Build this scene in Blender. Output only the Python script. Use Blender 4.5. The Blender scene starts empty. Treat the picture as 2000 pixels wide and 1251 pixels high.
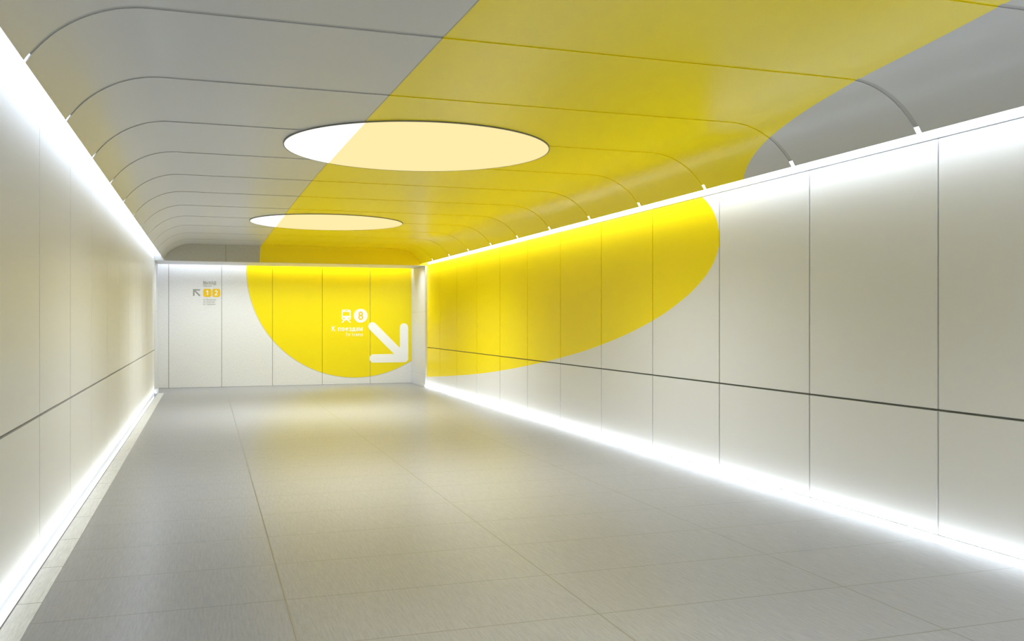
import bpy, bmesh, math
from mathutils import Matrix, Vector

scene = bpy.context.scene
C = bpy.context.collection

# ------------------------------------------------------------------ camera
cam_data = bpy.data.cameras.new('camera')
cam = bpy.data.objects.new('camera', cam_data)
C.objects.link(cam)
cam_data.sensor_fit = 'HORIZONTAL'
cam_data.sensor_width = 36.0
cam_data.lens = 1782.4 / 2000 * 36.0
cam_data.clip_start = 0.05
cam.location = (0, 0, 1.6)
cam.rotation_euler = (math.radians(90 - 0.0225), 0, math.radians(-18.5124))
scene.camera = cam

# ------------------------------------------------------------------ world, exposure
world = bpy.data.worlds.new('world')
scene.world = world
world.use_nodes = True
world.node_tree.nodes['Background'].inputs[0].default_value = (1, 1, 1, 1)
world.node_tree.nodes['Background'].inputs[1].default_value = 0.0
scene.view_settings.view_transform = 'Standard'
scene.view_settings.look = 'None'
scene.view_settings.gamma = 1.0
scene.view_settings.use_curve_mapping = False
scene.view_settings.exposure = 0.83
scene.cycles.diffuse_bounces = 10
scene.cycles.glossy_bounces = 6
scene.cycles.max_bounces = 14
scene.cycles.sample_clamp_indirect = 10.0

# light levels of the lamps built further down
L_COVE = 6.0        # strips above the ceiling edges
L_FLOOR = 10.0      # strips in the floor slots
L_DISC = 0.80       # round ceiling lights
P_DISC = 56.0         # added downward fill under each round ceiling light
W_COVE = 8.5          # added wall-wash fill lamps in the ceiling coves
W_FLOOR = 11.0        # added wall-wash fill lamps in the floor slots
P_END = 44.0  # added fill lamp under the lintel
L_END = 5.0        # added fill strip, unseen above the end wall

# ------------------------------------------------------------------ measures (metres)
Y0, YF = -8.0, 21.41          # corridor from behind the camera to the portal
YB = 22.947                   # end wall
XL, XR = -1.079, 5.02         # wall faces
XSL, XSR = -1.011, 4.972      # inner edges of the floor slots
XK = -0.884                   # inner edge of the pale kerb strip
XC = 1.988                    # middle of the vault
ZF = 3.29                     # flat of the ceiling
RV = 0.712                    # radius of the vault corners
HF = 2.274                    # half width of the flat
PHI = math.radians(59.0)
UE = HF + RV * PHI            # edge of the vault, measured along the curve
ZPB, ZJ, ZPT = 0.05, 0.949, 2.91
ZL = 2.91                     # underside of the lintel
DISC = [(1.985, 8.84), (1.985, 15.98), (1.985, 1.70), (1.985, -5.44)]
DR = 1.29

# ------------------------------------------------------------------ node helpers
class NT:
    def __init__(s, name):
        s.m = bpy.data.materials.new(name)
        s.m.use_nodes = True
        s.t = s.m.node_tree
        s.t.nodes.clear()
        s.out = s.t.nodes.new('ShaderNodeOutputMaterial')
    def n(s, kind, **kw):
        nd = s.t.nodes.new(kind)
        for k, v in kw.items():
            setattr(nd, k, v)
        return nd
    def link(s, a, b):
        s.t.links.new(a, b)
    def put(s, sock, v):
        if hasattr(v, 'is_output'):
            s.link(v, sock)
        else:
            sock.default_value = v
    def math(s, op, a, b=0.0, c=0.0):
        nd = s.n('ShaderNodeMath', operation=op)
        for i, v in enumerate((a, b, c)):
            s.put(nd.inputs[i], v)
        return nd.outputs[0]
    def mix(s, f, a, b):
        nd = s.n('ShaderNodeMix', data_type='RGBA')
        s.put(nd.inputs[0], f)
        s.put(nd.inputs[6], a)
        s.put(nd.inputs[7], b)
        return nd.outputs[2]
    def obj(s):
        tc = s.n('ShaderNodeTexCoord')
        sp = s.n('ShaderNodeSeparateXYZ')
        s.link(tc.outputs['Object'], sp.inputs[0])
        return tc.outputs['Object'], sp.outputs[0], sp.outputs[1], sp.outputs[2]
    def uv(s):
        tc = s.n('ShaderNodeTexCoord')
        sp = s.n('ShaderNodeSeparateXYZ')
        s.link(tc.outputs['UV'], sp.inputs[0])
        return sp.outputs[0], sp.outputs[1]
    def noise(s, vec, scale, detail=3.0, rough=0.55, stretch=(1, 1, 1)):
        mp = s.n('ShaderNodeMapping')
        s.link(vec, mp.inputs[0])
        mp.inputs['Scale'].default_value = stretch
        nz = s.n('ShaderNodeTexNoise')
        s.link(mp.outputs[0], nz.inputs['Vector'])
        nz.inputs['Scale'].default_value = scale
        nz.inputs['Detail'].default_value = detail
        nz.inputs['Roughness'].default_value = rough
        return nz.outputs[0]
    def ramp(s, f, a, b, lo, hi):
        nd = s.n('ShaderNodeMapRange')
        s.put(nd.inputs[0], f)
        nd.inputs[1].default_value = a
        nd.inputs[2].default_value = b
        nd.inputs[3].default_value = lo
        nd.inputs[4].default_value = hi
        return nd.outputs[0]
    def curve(s, x, pts):
        """polyline through pts (x, y) in metres"""
        xs = [p[0] for p in pts]
        ys = [p[1] for p in pts]
        xa, xb, ya, yb = min(xs), max(xs), min(ys), max(ys)
        fac = s.ramp(x, xa, xb, 0, 1)
        nd = s.n('ShaderNodeFloatCurve')
        cu = nd.mapping.curves[0]
        nd.mapping.use_clip = True
        pp = sorted(((p[0] - xa) / (xb - xa), (p[1] - ya) / (yb - ya)) for p in pts)
        cu.points[0].location = pp[0]
        cu.points[1].location = pp[-1]
        for p in pp[1:-1]:
            cu.points.new(*p)
        for p in cu.points:
            p.handle_type = 'AUTO_CLAMPED'
        nd.mapping.update()
        s.link(fac, nd.inputs['Value'])
        return s.ramp(nd.outputs[0], 0, 1, ya, yb)
    def bsdf(s, col, rough=0.4, metal=0.0, spec=0.5, bump=None, bump_d=0.001):
        b = s.n('ShaderNodeBsdfPrincipled')
        s.put(b.inputs['Base Color'], col)
        s.put(b.inputs['Roughness'], rough)
        s.put(b.inputs['Metallic'], metal)
        s.put(b.inputs['Specular IOR Level'], spec)
        if bump is not None:
            bp = s.n('ShaderNodeBump')
            bp.inputs['Distance'].default_value = bump_d
            bp.inputs['Strength'].default_value = 1.0
            s.link(bump, bp.inputs['Height'])
            s.link(bp.outputs[0], b.inputs['Normal'])
        s.link(b.outputs[0], s.out.inputs[0])
        return s.m
    def emit(s, col, strength):
        e = s.n('ShaderNodeEmission')
        s.put(e.inputs[0], col)
        e.inputs[1].default_value = strength
        s.link(e.outputs[0], s.out.inputs[0])
        return s.m

WALL_WHITE = (0.78, 0.78, 0.78, 1)
CEIL_GREY = (0.60, 0.60, 0.59, 1)
YELLOW = (0.96, 0.775, 0.001, 1)
YELLOW_LINE = (0.30, 0.26, 0.10, 1)

# boundaries of the painted yellow figure, as measured on each surface (metres)
U_LEFT = [(-8.0, -0.50), (2.0, -0.565), (4.625, -0.618), (5.33, -0.640), (6.834, -0.679), (7.8, -0.705),
          (10.0, -0.749), (12.615, -0.781), (15.0, -0.795), (18.9, -0.805), (21.6, -0.806)]
Y_RIGHT = [(0.9, -1.5), (1.5, 1.15), (1.8, 2.55), (2.045, 3.734), (2.158, 4.286), (2.239, 4.711), (2.354, 5.348),
           (2.423, 5.696), (2.470, 5.937), (2.525, 6.202), (2.613, 6.586), (2.669, 6.801), (2.734, 7.021),
           (2.799, 7.205), (2.862, 7.348), (2.941, 7.490), (3.02, 7.593)]
WALL_EDGE = [(0.2, 22.15), (0.236, 21.546), (0.327, 20.126), (0.434, 18.614), (0.549, 17.151), (0.689, 15.661),
             (0.85, 14.194), (1.04, 12.692), (1.269, 11.219), (1.595, 9.733), (1.824, 9.026), (1.979, 8.68),
             (2.112, 8.465), (2.274, 8.306), (2.418, 8.254), (2.525, 8.262), (2.669, 8.322), (2.824, 8.465),
             (2.928, 8.625), (3.10, 9.0)]

def vault_paint(nt, u, v):
    ul = nt.curve(v, U_LEFT)
    yr = nt.curve(u, Y_RIGHT)
    d = nt.math('SUBTRACT', u, ul)
    left = nt.math('GREATER_THAN', d, 0.0)
    right = nt.math('GREATER_THAN', v, yr)
    mask = nt.math('MULTIPLY', left, right)
    line = nt.math('LESS_THAN', nt.math('ABSOLUTE', nt.math('ADD', d, 0.005)), 0.005)
    return mask, line

def mat_vault(name, grey):
    nt = NT(name)
    u, v = nt.uv()
    mask, line = vault_paint(nt, u, v)
    col = nt.mix(mask, grey, YELLOW)
    col = nt.mix(nt.math('MULTIPLY', line, 0.75), col, YELLOW_LINE)
    return nt.bsdf(col, 0.28, spec=0.25)

def mat_wall(name, yellow):
    nt = NT(name)
    vec, x, y, z = nt.obj()
    col = WALL_WHITE
    if yellow:
        e = nt.curve(z, WALL_EDGE)
        d = nt.math('SUBTRACT', y, e)
        col = nt.mix(nt.math('GREATER_THAN', d, 0.0), WALL_WHITE, YELLOW)
    return nt.bsdf(col, 0.33, spec=0.15)

def mat_stone(name, base, yellow=None, rough=0.5, amp=0.12):
    nt = NT(name)
    vec, x, y, z = nt.obj()
    a = nt.noise(vec, 1.0, 4, 0.6, (95, 95, 22))
    k = nt.ramp(a, 0.3, 0.7, 1 - amp, 1 + amp * 0.6)
    hs = nt.n('ShaderNodeVectorMath', operation='SCALE')
    hs.inputs[0].default_value = base[:3]
    nt.link(k, hs.inputs['Scale'])
    col = hs.outputs[0]
    if yellow == 'disc':
        dx = nt.math('SUBTRACT', x, 3.565)
        dz = nt.math('SUBTRACT', z, 2.803)
        r = nt.math('SQRT', nt.math('ADD', nt.math('MULTIPLY', dx, dx), nt.math('MULTIPLY', dz, dz)))
        col = nt.mix(nt.math('LESS_THAN', r, 2.6385), col, YELLOW)
        line = nt.math('LESS_THAN', nt.math('ABSOLUTE', nt.math('SUBTRACT', r, 2.645)), 0.006)
        col = nt.mix(nt.math('MULTIPLY', line, 0.6), col, YELLOW_LINE)
    if yellow == 'band':
        e = nt.math('MULTIPLY_ADD', nt.math('SUBTRACT', z, 2.91), 0.052, 1.144)
        col = nt.mix(nt.math('GREATER_THAN', x, e), col, YELLOW)
    return nt.bsdf(col, rough, spec=0.4)

def joint_mask(nt, p, first, pitch, half):
    t = nt.math('DIVIDE', nt.math('SUBTRACT', p, first), pitch)
    fr = nt.math('ABSOLUTE', nt.math('SUBTRACT', t, nt.math('ROUND', t)))
    return nt.math('LESS_THAN', fr, half / pitch)

def mat_floor(name, base, first, kerb=False):
    nt = NT(name)
    vec, x, y, z = nt.obj()
    streak = nt.noise(vec, 1.0, 2, 0.5, (85, 5.5, 85))
    fine = nt.noise(vec, 1.0, 1, 0.5, (200, 20, 200))
    s = nt.math('MULTIPLY_ADD', fine, 0.35, nt.math('MULTIPLY', streak, 0.65))
    k = nt.ramp(s, 0.28, 0.72, 0.82, 1.18)
    hs = nt.n('ShaderNodeVectorMath', operation='SCALE')
    hs.inputs[0].default_value = base[:3]
    nt.link(k, hs.inputs['Scale'])
    j = joint_mask(nt, y, first, 0.7993, 0.0048)
    if not kerb:
        j2 = joint_mask(nt, x, 0.4293, 1.6002, 0.0048)
        j = nt.math('MAXIMUM', j, j2)
    col = nt.mix(nt.math('MULTIPLY', j, 0.85), hs.outputs[0], (0.16, 0.16, 0.12, 1))
    rough = 0.285
    return nt.bsdf(col, rough, spec=0.40)

def mat_plain(name, col, rough=0.4, metal=0.0, spec=0.5):
    nt = NT(name)
    vec, x, y, z = nt.obj()
    a = nt.noise(vec, 3.0, 2)
    r = nt.ramp(a, 0.3, 0.7, rough * 0.95, rough * 1.05)
    return nt.bsdf(col, r, metal, spec)

def mat_lens(name):
    nt = NT(name)
    vec, x, y, z = nt.obj()
    u = nt.math('SUBTRACT', x, XC)
    ul = nt.curve(y, U_LEFT)
    m = nt.math('GREATER_THAN', u, ul)
    col = nt.mix(m, (1.0, 1.0, 0.99, 1), (0.72, 0.60, 0.29, 1))
    return nt.emit(col, L_DISC)

def mat_glow(name, strength, col=(0.86, 0.96, 1.12, 1)):
    return NT(name).emit(col, strength)

M = {}
M['vault'] = mat_vault('satin_ceiling_enamel', CEIL_GREY)
M['vault_back'] = mat_vault('ceiling_backing', (0.47, 0.47, 0.46, 1))
M['wall_plain'] = mat_wall('satin_wall_enamel', False)
M['wall_yellow'] = mat_wall('satin_wall_enamel_with_yellow_figure', True)
M['joint'] = mat_plain('dark_joint', (0.20, 0.20, 0.175, 1), 0.6)
M['plinth'] = mat_plain('white_plinth', (0.82, 0.82, 0.80, 1), 0.4)
M['end'] = mat_stone('fine_grained_stone_with_yellow_circle', (0.85, 0.85, 0.85), 'disc', 0.4, 0.10)
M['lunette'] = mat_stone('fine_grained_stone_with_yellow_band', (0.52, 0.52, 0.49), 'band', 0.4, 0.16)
M['jamb'] = mat_stone('pale_stone', (0.66, 0.67, 0.72), None, 0.35, 0.10)
M['floor'] = mat_floor('streaked_porcelain_tiles', (0.28, 0.28, 0.292), 4.567)
M['kerb'] = mat_floor('pale_streaked_kerb_stone', (0.66, 0.66, 0.64), 4.95, True)
M['steel'] = mat_plain('brushed_steel', (0.30, 0.30, 0.29, 1), 0.3, 1.0)
M['dark_metal'] = mat_plain('dark_metal', (0.06, 0.06, 0.06, 1), 0.4)
M['rim'] = mat_plain('grey_rim', (0.22, 0.22, 0.19, 1), 0.5)
M['white_paint'] = mat_plain('white_vinyl', (0.97, 0.97, 0.97, 1), 0.5)
M['grey_paint'] = mat_plain('grey_vinyl', (0.36, 0.36, 0.33, 1), 0.5)
M['amber_paint'] = mat_plain('amber_vinyl', (0.93, 0.58, 0.004, 1), 0.5)
M['lens'] = mat_lens('round_light_lens')
M['cove_glow'] = mat_glow('cove_strip_glow', L_COVE)
M['floor_glow'] = mat_glow('floor_strip_glow', L_FLOOR)
M['floor_glow_left'] = mat_glow('floor_strip_glow_soft', L_FLOOR * 0.4)
M['cove_glow_left'] = mat_glow('cove_strip_glow_soft', L_COVE * 0.34)
M['end_fill_glow'] = mat_glow('end_wall_fill_glow', L_END)

# ------------------------------------------------------------------ mesh helpers
def link_mesh(name, bm, mats, parent=None):
    me = bpy.data.meshes.new(name)
    bmesh.ops.recalc_face_normals(bm, faces=bm.faces)
    bm.to_mesh(me)
    bm.free()
    for m in (mats if isinstance(mats, (list, tuple)) else [mats]):
        me.materials.append(m)
    o = bpy.data.objects.new(name, me)
    C.objects.link(o)
    if parent is not None:
        o.parent = parent
    return o

def box(bm, x0, x1, y0, y1, z0, z1):
    vs = [bm.verts.new((x, y, z)) for x in (x0, x1) for y in (y0, y1) for z in (z0, z1)]
    for f in ((0, 1, 3, 2), (4, 6, 7, 5), (0, 4, 5, 1), (2, 3, 7, 6), (0, 2, 6, 4), (1, 5, 7, 3)):
        bm.faces.new([vs[i] for i in f])

def box_obj(name, dims, mat, parent=None, bevel=0.0):
    bm = bmesh.new()
    box(bm, *dims)
    if bevel:
        bmesh.ops.bevel(bm, geom=bm.edges[:], offset=bevel, segments=2, affect='EDGES', profile=0.5)
    return link_mesh(name, bm, mat, parent)

def tag(o, label, cat, group=None, kind=None):
    o['label'] = label
    o['category'] = cat
    if group:
        o['group'] = group
    if kind:
        o['kind'] = kind
    return o

def empty(name, loc):
    o = bpy.data.objects.new(name, None)
    C.objects.link(o)
    o.location = loc
    o.empty_display_size = 0.1
    return o

def keep_world(o, parent):
    """parent without moving (parents here are unrotated)"""
    o.parent = parent
    o.matrix_parent_inverse = Matrix.Translation(-Vector(parent.location))
    return o

def prof(u, off):
    """point of the vault section at curve length u, pushed outward by off"""
    a = abs(u)
    if a <= HF:
        return XC + u, ZF + off
    ph = (a - HF) / RV
    sg = 1 if u > 0 else -1
    return XC + sg * (HF + (RV + off) * math.sin(ph)), ZF - RV + (RV + off) * math.cos(ph)

def u_samples(uend):
    n = 24
    arc = [HF + (uend - HF) * i / n for i in range(n + 1)]
    flat = [-HF + 2 * HF * i / 8 for i in range(1, 8)]
    return [-a for a in reversed(arc)] + flat + arc

def vault_bm(y0, y1, o0, o1, uend):
    bm = bmesh.new()
    uvl = bm.loops.layers.uv.new('UVMap')
    us = u_samples(uend)
    rows = []
    for off in (o0, o1):
        for y in (y0, y1):
            rows.append([(bm.verts.new((prof(u, off)[0], y, prof(u, off)[1])), u, y) for u in us])
    a, b, c, d = rows          # inner front, inner back, outer front, outer back
    def quad(*p):
        f = bm.faces.new([q[0] for q in p])
        for l, q in zip(f.loops, p):
            l[uvl].uv = (q[1], q[2])
        f.smooth = False
        return f
    for i in range(len(us) - 1):
        quad(a[i], b[i], b[i + 1], a[i + 1]).smooth = True
        quad(c[i], c[i + 1], d[i + 1], d[i]).smooth = True
        quad(a[i], a[i + 1], c[i + 1], c[i])
        quad(b[i], d[i], d[i + 1], b[i + 1])
    quad(a[0], c[0], d[0], b[0])
    quad(a[-1], b[-1], d[-1], c[-1])
    return bm

def sharp_split(o):
    m = o.modifiers.new('split', 'EDGE_SPLIT')
    m.split_angle = math.radians(40)

# ------------------------------------------------------------------ floor
bm = bmesh.new()
box(bm, XK, XSR, Y0, YB + 0.05, -0.2, 0.0)
floor = link_mesh('floor', bm, M['floor'])
tag(floor, 'grey streaked porcelain tile floor of the corridor', 'floor', kind='structure')
box_obj('floor_edge', (XL, XK, YF, YB + 0.05, -0.2, -0.0005), M['floor'], floor)
kerb = box_obj('trim_1', (XSL, XK, Y0, YF, -0.2, 0.0015), M['kerb'])
tag(kerb, 'pale stone kerb strip along the foot of the left wall', 'kerb strip', kind='structure')
box_obj('edge_profile', (XSL - 0.007, XSL, Y0, YF, -0.12, 0.004), M['dark_metal'], kerb)
inlay = box_obj('trim_2', (0.4293 - 0.004, 0.4293 + 0.004, Y0, YB, -0.01, 0.0012), M['steel'])
tag(inlay, 'thin steel inlay running lengthwise between the floor tiles', 'floor trim', kind='structure')

# ------------------------------------------------------------------ side walls
def side_wall(name, face, sgn, first, pitch, k0, k1, mat, label, slot_edge):
    # sgn: direction out of the corridor
    def bx(nm, d0, d1, y0, y1, z0, z1, m, par, bev=0.0):
        x = sorted((face + sgn * d0, face + sgn * d1))
        return box_obj(nm, (x[0], x[1], y0, y1, z0, z1), m, par, bev)
    w = bx(name, 0.030, 0.13, Y0, YF, -0.2, 3.3, M['joint'], None)
    tag(w, label, 'wall', kind='structure')
    g = 0.0085
    ys = [first + pitch * k for k in range(k0, k1 + 1)]
    edges = [(Y0, ys[0])] + list(zip(ys[:-1], ys[1:])) + [(ys[-1], YF)]
    for a, b in edges:
        a2 = a + (g if a > Y0 else 0)
        b2 = b - (g if b < YF else 0)
        if b2 - a2 < 0.05:
            continue
        bx('lower_panel', 0.0, 0.028, a2, b2, ZPB, ZJ - g, mat, w, 0.0015)
        bx('upper_panel', 0.0, 0.028, a2, b2, ZJ + g, ZPT, mat, w, 0.0015)
    bx('plinth', 0.004, 0.0295, Y0, YF, -0.2, ZPB - 0.010, M['plinth'], w)
    bx('cove_back', 0.010, 0.0295, Y0, YF, ZPT + 0.014, 3.2, M['plinth'], w)
    return w
side_wall('wall_left', XL, -1, 6.925, 1.4885, -3, 9, M['wall_plain'],
          'left corridor wall of glossy off-white panels with a dark horizontal joint', XSL)
side_wall('wall_right', XR, 1, 5.284, 1.4846, -2, 10, M['wall_yellow'],
          'right corridor wall of off-white panels carrying the big yellow half ellipse', XSR)

# ------------------------------------------------------------------ ceiling
ceil = link_mesh('ceiling', vault_bm(Y0, YF, 0.0055, 0.06, UE - 0.05), M['vault_back'])
sharp_split(ceil)
tag(ceil, 'vaulted ceiling of pale grey panels crossed by a broad yellow figure', 'ceiling', kind='structure')
seams = [5.307 + 1.4885 * k for k in range(-3, 11)]
g = 0.025
edges = [(Y0, seams[0])] + list(zip(seams[:-1], seams[1:])) + [(seams[-1], YF)]
for a, b in edges:
    gg = g
    p = link_mesh('ceiling_panel', vault_bm(a + gg, b - (gg if b < YF else 0), 0.0, 0.005, UE), M['vault'], ceil)
    sharp_split(p)

# ------------------------------------------------------------------ round ceiling lights
def disc_bm(r0, r1, z0, z1, n=128):
    bm = bmesh.new()
    ring = []
    for r, z in ((r1, z0), (r1, z1), (r0, z1), (r0, z0)):
        if r > 0:
            ring.append([bm.verts.new((r * math.cos(2 * math.pi * i / n), r * math.sin(2 * math.pi * i / n), z)) for i in range(n)])
        else:
            ring.append(None)
    if r0 > 0:
        for q in range(4):
            a, b = ring[q], ring[(q + 1) % 4]
            for i in range(n):
                bm.faces.new((a[i], a[(i + 1) % n], b[(i + 1) % n], b[i]))
    else:
        a, b = ring[0], ring[1]
        for i in range(n):
            bm.faces.new((a[i], a[(i + 1) % n], b[(i + 1) % n], b[i]))
        bm.faces.new(a)
        bm.faces.new(b)
    return bm

DLAB = ['large round glowing ceiling light, the nearer and bigger of the two in view',
        'round glowing ceiling light farther off, near the end wall of the corridor',
        'round glowing ceiling light straight overhead, just outside the picture',
        'round glowing ceiling light behind the viewer, outside the picture']
lens_mesh = rim_mesh = None
for (x, y), lab in zip(DISC, DLAB):
    t = empty('round_ceiling_light', (x, y, ZF))
    tag(t, lab, 'ceiling light', 'round ceiling lights')
    lens = link_mesh('lens', disc_bm(0, DR - 0.004, -0.010, -0.001), M['lens'])
    lens.data.transform(Matrix.Translation((x, y, ZF)))       # mesh kept in world metres for the paint line
    keep_world(lens, t)
    dl = bpy.data.lights.new('downward_fill', 'AREA')  # added lamp below the lens, brightens the floor and lower walls
    dl.shape = 'DISK'
    dl.size = 2 * DR - 0.1
    dl.energy = P_DISC * (1.5 if y > 12 else 1.0)
    dl.color = (0.93, 0.98, 1.0)
    dl.spread = math.radians(140)
    dlo = bpy.data.objects.new('downward_fill', dl)
    C.objects.link(dlo)
    dlo.location = (x, y, ZF - 0.013)
    keep_world(dlo, t)
    rim = link_mesh('rim', disc_bm(DR - 0.004, DR + 0.006, -0.012, -0.001), M['rim'], t)

# ------------------------------------------------------------------ light strips
def area_lamp(name, loc, aim, along, size, size_y, watts, spread, parent):
    ld = bpy.data.lights.new(name, 'AREA')
    ld.shape = 'RECTANGLE'
    ld.size = size
    ld.size_y = size_y
    ld.energy = watts
    ld.color = (0.90, 0.97, 1.0)
    ld.spread = math.radians(spread)
    o = bpy.data.objects.new(name, ld)
    C.objects.link(o)
    z = -Vector(aim).normalized()
    y = Vector(along).normalized()
    x = y.cross(z).normalized()
    y = z.cross(x)
    o.matrix_world = Matrix.Translation(loc) @ Matrix((x, y, z)).transposed().to_4x4()
    keep_world(o, parent)
    return o

def strip(name, dims, glow, label, group):
    x0, x1, y0, y1, z0, z1, up = dims
    t = empty(name, ((x0 + x1) / 2, y0, z0))
    tag(t, label, 'light strip', group)
    h = (z1 - z0)
    if up:
        a, b = (z0, z0 + h * 0.6), (z0 + h * 0.6, z1)
    else:
        a, b = (z1 - h * 0.6, z1), (z0, z1 - h * 0.6)
    keep_world(box_obj('housing', (x0, x1, y0, y1, a[0], a[1]), M['plinth']), t)
    keep_world(box_obj('diffuser', (x0 + 0.004, x1 - 0.004, y0, y1, b[0], b[1]), glow), t)
    return t

xe_r, xe_l = prof(UE, 0)[0], prof(-UE, 0)[0]
cr = strip('cove_light', (xe_r + 0.03, XR + 0.008, Y0, YF, 3.02, 3.06, False), M['cove_glow'],
      'white light strip above the right wall, hidden behind the ceiling edge', 'ceiling edge light strips')
cl = strip('cove_light', (XL - 0.008, xe_l - 0.02, Y0, YF, 3.02, 3.06, False), M['cove_glow_left'],
      'white light strip above the left wall, glowing along the ceiling edge', 'ceiling edge light strips')
fr = strip('floor_light', (XSR + 0.002, XR + 0.003, Y0, YF, -0.09, -0.03, True), M['floor_glow'],
      'white light strip sunk in the floor along the right wall', 'floor edge light strips')
fl = strip('floor_light', (XL - 0.003, XSL - 0.009, Y0, YF, -0.175, -0.115, True), M['floor_glow_left'],
      'white light strip sunk in the slot between left wall and kerb', 'floor edge light strips')

T18 = math.tan(math.radians(18))
YM, LL = (Y0 + YF) / 2, YF - Y0 - 0.1
for t, x, z, up, sg, w in ((cr, XR - 0.10, 3.005, -1, 1, W_COVE), (cl, XL + 0.10, 3.005, -1, -1, W_COVE * 0.35),
                           (fr, XR - 0.028, -0.012, 1, 1, W_FLOOR), (fl, XL + 0.04, -0.03, 1, -1, W_FLOOR * 1.1)):
    area_lamp('wash_fill', (x, YM, z), (sg * T18, 0, up), (1, 0, 0), LL, 0.03, w, 42, t)  # added fill lamps that widen the strips' glow on the walls

# ------------------------------------------------------------------ portal and end wall
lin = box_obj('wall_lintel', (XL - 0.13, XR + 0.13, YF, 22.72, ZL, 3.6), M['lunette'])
tag(lin, 'stone bulkhead above the opening at the corridor end, yellow towards the right', 'wall', kind='structure')
box_obj('soffit', (XL, XSR, YF + 0.004, 22.72, ZL - 0.006, ZL - 0.0005), M['jamb'], lin)
box_obj('joint', (0.411 - 0.004, 0.411 + 0.004, YF - 0.0015, YF + 0.01, ZL, 3.3), M['joint'], lin)

def jamb(name, x0, x1, label, side):
    w = box_obj(name, (x0, x1, YF + 0.006, YB, -0.1, ZL - 0.008), M['joint'])
    tag(w, label, 'wall', kind='structure')
    zs = [0.0, 0.30, 1.80, ZL - 0.008]
    for a, b in zip(zs[:-1], zs[1:]):
        d = (x0 - 0.012, x1) if side > 0 else (x0, x1 + 0.012)
        box_obj('stone_slab', (d[0], d[1], YF, YB, a + 0.0015, b - 0.0015), M['jamb'], w)
    return w
jamb('wall_jamb_left', XL - 0.13, XL - 0.008, 'left stone jamb of the opening at the corridor end', -1)
jr = jamb('wall_jamb_right', XSR + 0.012, XR + 0.13, 'right stone jamb of the opening at the corridor end', 1)

bk = box_obj('baseboard_right', (XSR - 0.022, XSR - 0.001, YF, YF + 0.42, 0.0, 0.05), M['jamb'], None, 0.003)
tag(bk, 'short stone plinth block at the foot of the right jamb', 'baseboard', kind='structure')
bk = box_obj('baseboard_left', (XL + 0.005, XL + 0.085, YF - 0.12, YF + 0.12, 0.002, 0.10), M['jamb'], None, 0.004)
tag(bk, 'small pale stone block where the left wall meets the opening', 'baseboard', kind='structure')

end = box_obj('wall_end', (XL - 0.13, XR + 0.13, YB + 0.012, YB + 0.12, -0.2, 3.6), M['joint'])
tag(end, 'end wall of pale stone panels with the large yellow circle and signs', 'wall', kind='structure')
ex = [XL - 0.1, -0.843, 0.347, 1.527, 2.724, 3.914, XR + 0.1]
for a, b in zip(ex[:-1], ex[1:]):
    box_obj('stone_panel', (a + 0.005, b - 0.005, YB, YB + 0.012, 0.004, 3.55), M['end'], end)
box_obj('slot_roof', (XL - 0.13, XR + 0.13, 22.72, YB + 0.12, 3.45, 3.6), M['plinth'], end)
sl = strip('end_wall_fill', (XL + 0.01, XR - 0.05, 22.73, YB - 0.012, 3.22, 3.27, False), M['end_fill_glow'],  # added strip in an unseen slot, brightens the top of the end wall
      'added glowing fill strip, unseen behind the bulkhead, brightening the end wall', 'added end wall fill strips')

area_lamp('portal_fill', (XC, 21.65, ZL - 0.012), (0, 0, -1), (0, 1, 0), XR - XL - 0.5, 0.35, P_END, 150, sl)  # added lamp without a fixture, brightens the end wall and far floor

rear = box_obj('wall_rear', (XL - 0.13, XR + 0.13, Y0 - 0.12, Y0, -0.2, 3.6), M['wall_plain'])
tag(rear, 'plain off-white wall closing the corridor behind the viewer', 'wall', kind='structure')

# ------------------------------------------------------------------ signs on the end wall
YS = YB - 0.0035     # front of the vinyl

def curve_mesh(name, loops, mat, parent, lift=0.0, depth=0.003):
    """flat plate with straight sides from outlines (x, z); inner outlines become holes"""
    cu = bpy.data.curves.new(name, 'CURVE')
    cu.dimensions = '2D'
    cu.fill_mode = 'BOTH'
    cu.extrude = depth / 2
    for lp in loops:
        sp = cu.splines.new('POLY')
        sp.points.add(len(lp) - 1)
        for p, q in zip(sp.points, lp):
            p.co = (q[0], q[1], 0, 1)
        sp.use_cyclic_u = True
    return from_curve(name, cu, mat, parent, lift, depth)

def from_curve(name, cu, mat, parent, lift, depth):
    tmp = bpy.data.objects.new('tmp', cu)
    C.objects.link(tmp)
    bpy.context.view_layer.update()
    dg = bpy.context.evaluated_depsgraph_get()
    me = bpy.data.meshes.new_from_object(tmp.evaluated_get(dg))
    bpy.data.objects.remove(tmp)
    me.transform(Matrix.Translation((0, YB - 0.0005 - depth / 2 - lift, 0)) @ Matrix.Rotation(math.radians(90), 4, 'X'))
    me.materials.clear()
    me.materials.append(mat)
    me.name = name
    o = bpy.data.objects.new(name, me)
    C.objects.link(o)
    if parent is not None:
        keep_world(o, parent)
    return o

def circle(cx, cz, r, n=48, rz=None):
    return [(cx + r * math.cos(2 * math.pi * i / n), cz + (rz or r) * math.sin(2 * math.pi * i / n)) for i in range(n)]

def rrect(x0, x1, z0, z1, r, n=8):
    pts = []
    for cx, cz, a in ((x1 - r, z1 - r, 0), (x0 + r, z1 - r, 90), (x0 + r, z0 + r, 180), (x1 - r, z0 + r, 270)):
        for i in range(n + 1):
            t = math.radians(a + 90 * i / n)
            pts.append((cx + r * math.cos(t), cz + r * math.sin(t)))
    return pts

def arc(cx, cz, r, a0, a1, n=12):
    return [(cx + r * math.cos(math.radians(a0 + (a1 - a0) * i / n)), cz + r * math.sin(math.radians(a0 + (a1 - a0) * i / n))) for i in range(n + 1)]

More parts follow.
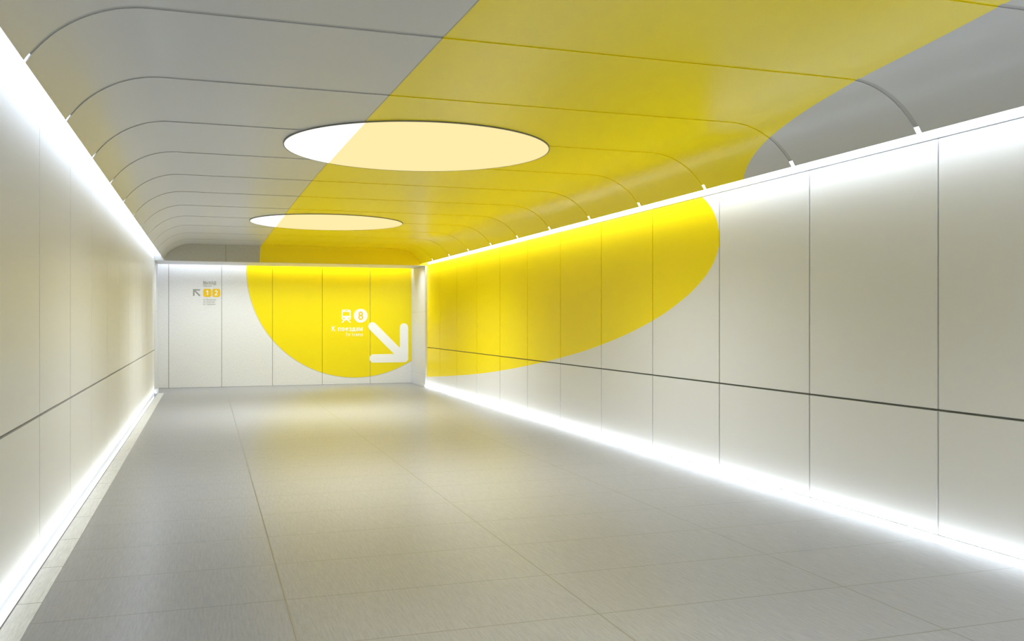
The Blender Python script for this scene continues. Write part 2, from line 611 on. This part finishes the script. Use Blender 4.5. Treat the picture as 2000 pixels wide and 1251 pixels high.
def corner_arrow(cx, cz, length, diag, w, rc, cap):
    """outline of an arrow pointing to the lower right, corner of the stroke centre lines at (cx, cz)"""
    h = w / 2
    s2 = math.sqrt(0.5)
    pts = []
    if cap:
        pts += arc(cx, cz + length, h, 0, 180)                     # top end of the upright stroke
    else:
        pts += [(cx + h, cz + length + h * 0.2), (cx - h, cz + length + h * 0.2)]
    pts.append((cx - h, cz + h + h * 2 * s2 + (0)))                # inner notch on the upright
    tx, tz = cx - diag, cz + diag                                   # end of the diagonal
    if cap:
        pts += arc(tx, tz, h, 45, 225)
    else:
        pts += [(tx + h * s2, tz + h * s2), (tx - h * s2, tz - h * s2)]
    pts.append((cx - h - h * 2 * s2, cz + h))
    if cap:
        pts += arc(cx - length, cz, h, 90, 270)
    else:
        pts += [(cx - length - h * 0.2, cz + h), (cx - length - h * 0.2, cz - h)]
    if rc > 0:
        pts += arc(cx + h - rc, cz - h + rc, rc, 270, 360)
    else:
        pts.append((cx + h, cz - h))
    return [pts]

def ea(cx, cy, rx, ry, a0, a1, n=14):
    return [(cx + rx * math.cos(math.radians(a0 + (a1 - a0) * i / n)), cy + ry * math.sin(math.radians(a0 + (a1 - a0) * i / n))) for i in range(n + 1)]

def ring(cx, cy, rx, ry):
    return ea(cx, cy, rx, ry, 0, 360, 30)

# plain single-stroke lettering: width and centre lines of each character, cap height 1
GLYPH = {
    'К': (.60, [[(.07, 0), (.07, 1)], [(.53, 1), (.10, .46)], [(.22, .60), (.56, 0)]]),
    'п': (.52, [[(.07, 0), (.07, .66), (.45, .66), (.45, 0)]]),
    'о': (.54, [ring(.27, .36, .20, .30)]),
    'е': (.54, [[(.10, .37), (.46, .37)], ea(.27, .36, .19, .30, 0, 312, 24)]),
    'з': (.46, [ea(.20, .51, .18, .15, 150, -90), ea(.20, .21, .20, .15, 90, -150)]),
    'д': (.58, [[(.04, -.18), (.04, .06), (.54, .06), (.54, -.18)], [(.13, .06), (.20, .66), (.44, .66), (.44, .06)]]),
    'а': (.50, [[(.43, 0)] + ea(.25, .47, .18, .19, 0, 150), [(.43, .39)] + ea(.22, .225, .15, .165, 90, 270) + [(.43, .12)]]),
    'м': (.64, [[(.07, 0), (.07, .72), (.32, .18), (.57, .72), (.57, 0)]]),
    'В': (.58, [[(.07, .06), (.07, .94)] + ea(.30, .73, .20, .21, 90, -90) + [(.07, .52)], ea(.32, .29, .21, .23, 90, -90) + [(.07, .06)]]),
    'Ы': (.82, [[(.07, 1), (.07, .06)] + ea(.28, .30, .21, .24, -90, 90) + [(.07, .54)], [(.75, 0), (.75, 1)]]),
    'Х': (.60, [[(.05, 1), (.55, 0)], [(.55, 1), (.05, 0)]]),
    'О': (.66, [ring(.33, .5, .26, .44)]),
    'Д': (.70, [[(.04, -.18), (.04, .06), (.66, .06), (.66, -.18)], [(.14, .06), (.22, .94), (.55, .94), (.55, .06)]]),
    'Т': (.56, [[(0, .94), (.56, .94)], [(.28, .94), (.28, 0)]]),
    't': (.36, [[(.14, .92)] + ea(.28, .20, .14, .14, 180, 280), [(.0, .66), (.32, .66)]]),
    'r': (.38, [[(.07, 0), (.07, .72)], ea(.28, .45, .21, .21, 180, 80)]),
    'i': (.14, [[(.07, 0), (.07, .72)], [(.07, .86), (.07, 1.0)]]),
    'n': (.52, [[(.07, 0), (.07, .72)], ea(.26, .45, .19, .21, 180, 0) + [(.45, 0)]]),
    's': (.44, [ea(.22, .515, .17, .145, 30, 270), ea(.22, .215, .18, .155, 90, -150)]),
    'W': (.86, [[(.03, 1), (.23, .04), (.43, .92), (.63, .04), (.83, 1)]]),
    'у': (.54, [[(.04, .72), (.27, .06)], [(.50, .72), (.22, -.22), (.08, -.22)]]),
    'u': (.52, [[(.07, .72)] + ea(.26, .27, .19, .21, 180, 360) + [(.45, .72)], [(.45, .72), (.45, 0)]]),
    'л': (.52, [[(.01, .06), (.10, .10), (.17, .66), (.45, .66), (.45, 0)]]),
    '.': (.14, [[(.07, 0), (.07, .14)]]),
    'Б': (.58, [[(.50, .94), (.07, .94), (.07, .06)] + ea(.29, .30, .22, .24, -90, 90) + [(.07, .54)]]),
    'г': (.40, [[(.07, 0), (.07, .66), (.38, .66)]]),
    'н': (.52, [[(.07, 0), (.07, .72)], [(.45, 0), (.45, .72)], [(.07, .37), (.45, .37)]]),
    'в': (.50, [[(.07, .06), (.07, .66)] + ea(.27, .52, .15, .14, 90, -90) + [(.07, .38)], ea(.28, .22, .16, .16, 90, -90) + [(.07, .06)]]),
    'П': (.62, [[(.07, 0), (.07, .94), (.55, .94), (.55, 0)]]),
    'т': (.46, [[(.01, .66), (.45, .66)], [(.23, .66), (.23, 0)]]),
    'я': (.50, [[(.43, 0), (.43, .66)] + ea(.23, .49, .16, .17, 90, 270) + [(.43, .32)], [(.25, .32), (.05, 0)]]),
    'р': (.54, [[(.07, -.26), (.07, .72)], ring(.27, .36, .20, .30)]),
    'ш': (.76, [[(.07, .72), (.07, .06), (.69, .06), (.69, .72)], [(.38, .06), (.38, .72)]]),
    'к': (.48, [[(.07, 0), (.07, .72)], [(.43, .72), (.10, .34)], [(.20, .44), (.46, 0)]]),
    '2': (.54, [ea(.27, .71, .20, .23, 170, -35) + [(.08, .06), (.52, .06)]]),
}
for lat, cyr in (('T', 'Т'), ('o', 'о'), ('a', 'а'), ('y', 'у')):
    GLYPH[lat] = GLYPH[cyr]

def ribbon(bm, pts, h, front, back):
    """flat stroke of half width h along pts, with mitred corners and straight sides"""
    closed = math.dist(pts[0], pts[-1]) < 1e-6
    if closed:
        pts = pts[:-1]
    n = len(pts)
    sides = []
    for i, p in enumerate(pts):
        a = pts[i - 1] if (i > 0 or closed) else None
        b = pts[(i + 1) % n] if (i < n - 1 or closed) else None
        d = []
        if a is not None:
            d.append(Vector((p[0] - a[0], p[1] - a[1])).normalized())
        if b is not None:
            d.append(Vector((b[0] - p[0], b[1] - p[1])).normalized())
        nn = [Vector((-q.y, q.x)) for q in d]
        m = nn[0] if len(nn) == 1 else (nn[0] + nn[1])
        m = m.normalized() if m.length > 1e-6 else nn[0]
        off = m * (h / max(0.45, m.dot(nn[0])))
        l, r = (p[0] + off.x, p[1] + off.y), (p[0] - off.x, p[1] - off.y)
        sides.append([bm.verts.new((q[0], y, q[1])) for y in (front, back) for q in (l, r)])
    for i in range(n if closed else n - 1):
        a, b = sides[i], sides[(i + 1) % n]
        bm.faces.new((a[0], a[1], b[1], b[0]))
        bm.faces.new((a[2], b[2], b[3], a[3]))
        bm.faces.new((a[0], b[0], b[2], a[2]))
        bm.faces.new((a[1], a[3], b[3], b[1]))
    if not closed:
        for e in (sides[0], sides[-1]):
            bm.faces.new((e[0], e[1], e[3], e[2]))

def text(name, s, x, z, cap, width, mat, parent, align='LEFT', lift=0.0, depth=0.003, stroke=0.13, gap=0.15):
    total = sum((0.30 if ch == ' ' else GLYPH[ch][0]) + gap for ch in s) - gap
    sx = width / total if width else cap
    x -= {'LEFT': 0.0, 'RIGHT': total * sx, 'CENTER': total * sx / 2}[align]
    front, back = YB - 0.0005 - depth - lift, YB - 0.0005 - lift
    bm = bmesh.new()
    pen = 0.0
    for ch in s:
        if ch == ' ':                     # each word is a piece of its own
            link_keep(name, bm, mat, parent)
            bm = bmesh.new()
            pen += 0.30 + gap
            continue
        w, strokes = GLYPH[ch]
        for q, st in enumerate(strokes):
            ribbon(bm, [(x + (pen + px) * sx, z + py * cap) for px, py in st], cap * stroke / 2, front - q * 0.0004, back)
        pen += w + gap
    return link_keep(name, bm, mat, parent)

def link_keep(name, bm, mat, parent):
    o = link_mesh(name, bm, mat)
    if parent is not None:
        keep_world(o, parent)
    return o

# large white arrow
ar = curve_mesh('arrow_sign', corner_arrow(4.780, 0.634, 0.780, 0.808, 0.212, 0.10, True), M['white_paint'], None)
tag(ar, 'large white arrow pointing down right on the yellow circle', 'arrow sign')

# sign to the trains
ts = empty('train_sign', (3.45, YB, 1.20))
tag(ts, 'white train pictogram, number eight badge and lettering on the yellow circle', 'sign')
def tz(x, z):
    return (3.313 + (x - 541) * 0.001337, 1.713 - (z - 250) * 0.001337)
def tl(pts):
    return [tz(*p) for p in pts]
body = tl([(485, 138), (597, 138)]) + tl(arc(597, 168, 28, -90, 0)) + tl([(625, 300)]) + tl(arc(590, 300, 35, 0, 90)) + tl([(492, 335)]) + tl(arc(493, 300, 35, 90, 180)) + tl([(458, 168)]) + tl(arc(486, 168, 28, 180, 270))
window = tl(rrect(479, 604, 181, 256, 10))
slot = tl(circle(541, 158, 30, 32, 8))
lampa, lampb = tl(circle(497, 303, 15, 24)), tl(circle(586, 303, 15, 24))
pict = curve_mesh('train_pictogram', [body, window, slot, lampa, lampb], M['white_paint'], ts)
legs = [tl([(497, 330), (528, 330), (478, 382), (456, 382), (456, 374)]), tl([(585, 330), (554, 330), (606, 382), (626, 382), (626, 374)])]
for lg in legs:
    keep_world(curve_mesh('track', [lg], M['white_paint'], None, 0.0003), pict)
badge = curve_mesh('line_badge', [circle(3.675, 1.711, 0.1735, 64)], M['white_paint'], ts)
def eight(cx, z0, h):
    t = h * 0.15                                   # stroke
    rt, rb = h * 0.265, h * 0.30                   # outer radii of the two bowls
    zt, zb = z0 + h - rt, z0 + rb
    d = zt - zb
    q = (d * d + rb * rb - rt * rt) / (2 * d)      # the bowls meet q above the lower centre
    hx = math.sqrt(max(rb * rb - q * q, 0))
    a_b = math.degrees(math.atan2(q, hx))
    a_t = math.degrees(math.atan2(q - d, hx))
    out = arc(cx, zb, rb, 180 - a_b, 360 + a_b, 40) + arc(cx, zt, rt, a_t, 180 - a_t, 36)[1:-1]
    return [out, circle(cx, zb, rb - t, 32), circle(cx, zt, rt - t, 32)]

n8 = curve_mesh('numeral', eight(3.675, 1.711 - 0.104, 0.208), M['amber_paint'], badge, 0.0032, 0.001)
n8['label'] = 'orange numeral eight'
text('russian_lettering', 'К поездам', 3.724, 1.327, 0.121, 0.764, M['white_paint'], ts, 'RIGHT', stroke=0.165)
text('english_lettering', 'To trains', 3.724, 1.200, 0.080, 0.425, M['white_paint'], ts, 'RIGHT')

# sign to the exit
xs = empty('exit_sign', (0.0, YB, 1.95))
tag(xs, 'small grey exit sign with arrow and two orange number badges on the pale wall', 'sign')
c_arrow = corner_arrow(0, 0, 0.138, 0.140, 0.034, 0.0, False)
flipped = [[(-0.285 - px, 2.318 - pz) for px, pz in lp] for lp in c_arrow]
a = curve_mesh('arrow', flipped, M['grey_paint'], xs)
a['label'] = 'grey arrow pointing up left'
for x0, dgt in ((-0.072, '1'), (0.130, '2')):
    b = curve_mesh('exit_badge', [rrect(x0, x0 + 0.184, 2.154, 2.347, 0.045)], M['amber_paint'], xs)
    b['label'] = 'orange rounded square badge with a white %s' % ('one' if dgt == '1' else 'two')
    if dgt == '1':
        xc, zb, hh = x0 + 0.098, 2.195, 0.114
        one = [(xc + 0.010, zb), (xc + 0.010, zb + hh), (xc - 0.006, zb + hh), (xc - 0.034, zb + hh - 0.026),
               (xc - 0.034, zb + hh - 0.047), (xc - 0.010, zb + hh - 0.026), (xc - 0.010, zb)]
        curve_mesh('numeral', [one], M['white_paint'], b, 0.0032, 0.001)
    else:
        text('numeral', dgt, x0 + 0.092, 2.195, 0.114, 0.066, M['white_paint'], b, 'CENTER', 0.0032, 0.001, 0.16)
text('russian_lettering', 'ВЫХОД', -0.072, 2.456, 0.072, 0.292, M['grey_paint'], xs)
text('english_lettering', 'Way out', -0.070, 2.396, 0.038, 0.185, M['grey_paint'], xs)
for z, s, w in ((2.074, 'ул. Богданова', 0.280), (2.020, 'ул. Попутная', 0.255), (1.966, 'ул. Терешково', 0.278)):
    text('street_lettering', s, -0.070, z, 0.033, w, M['grey_paint'], xs)
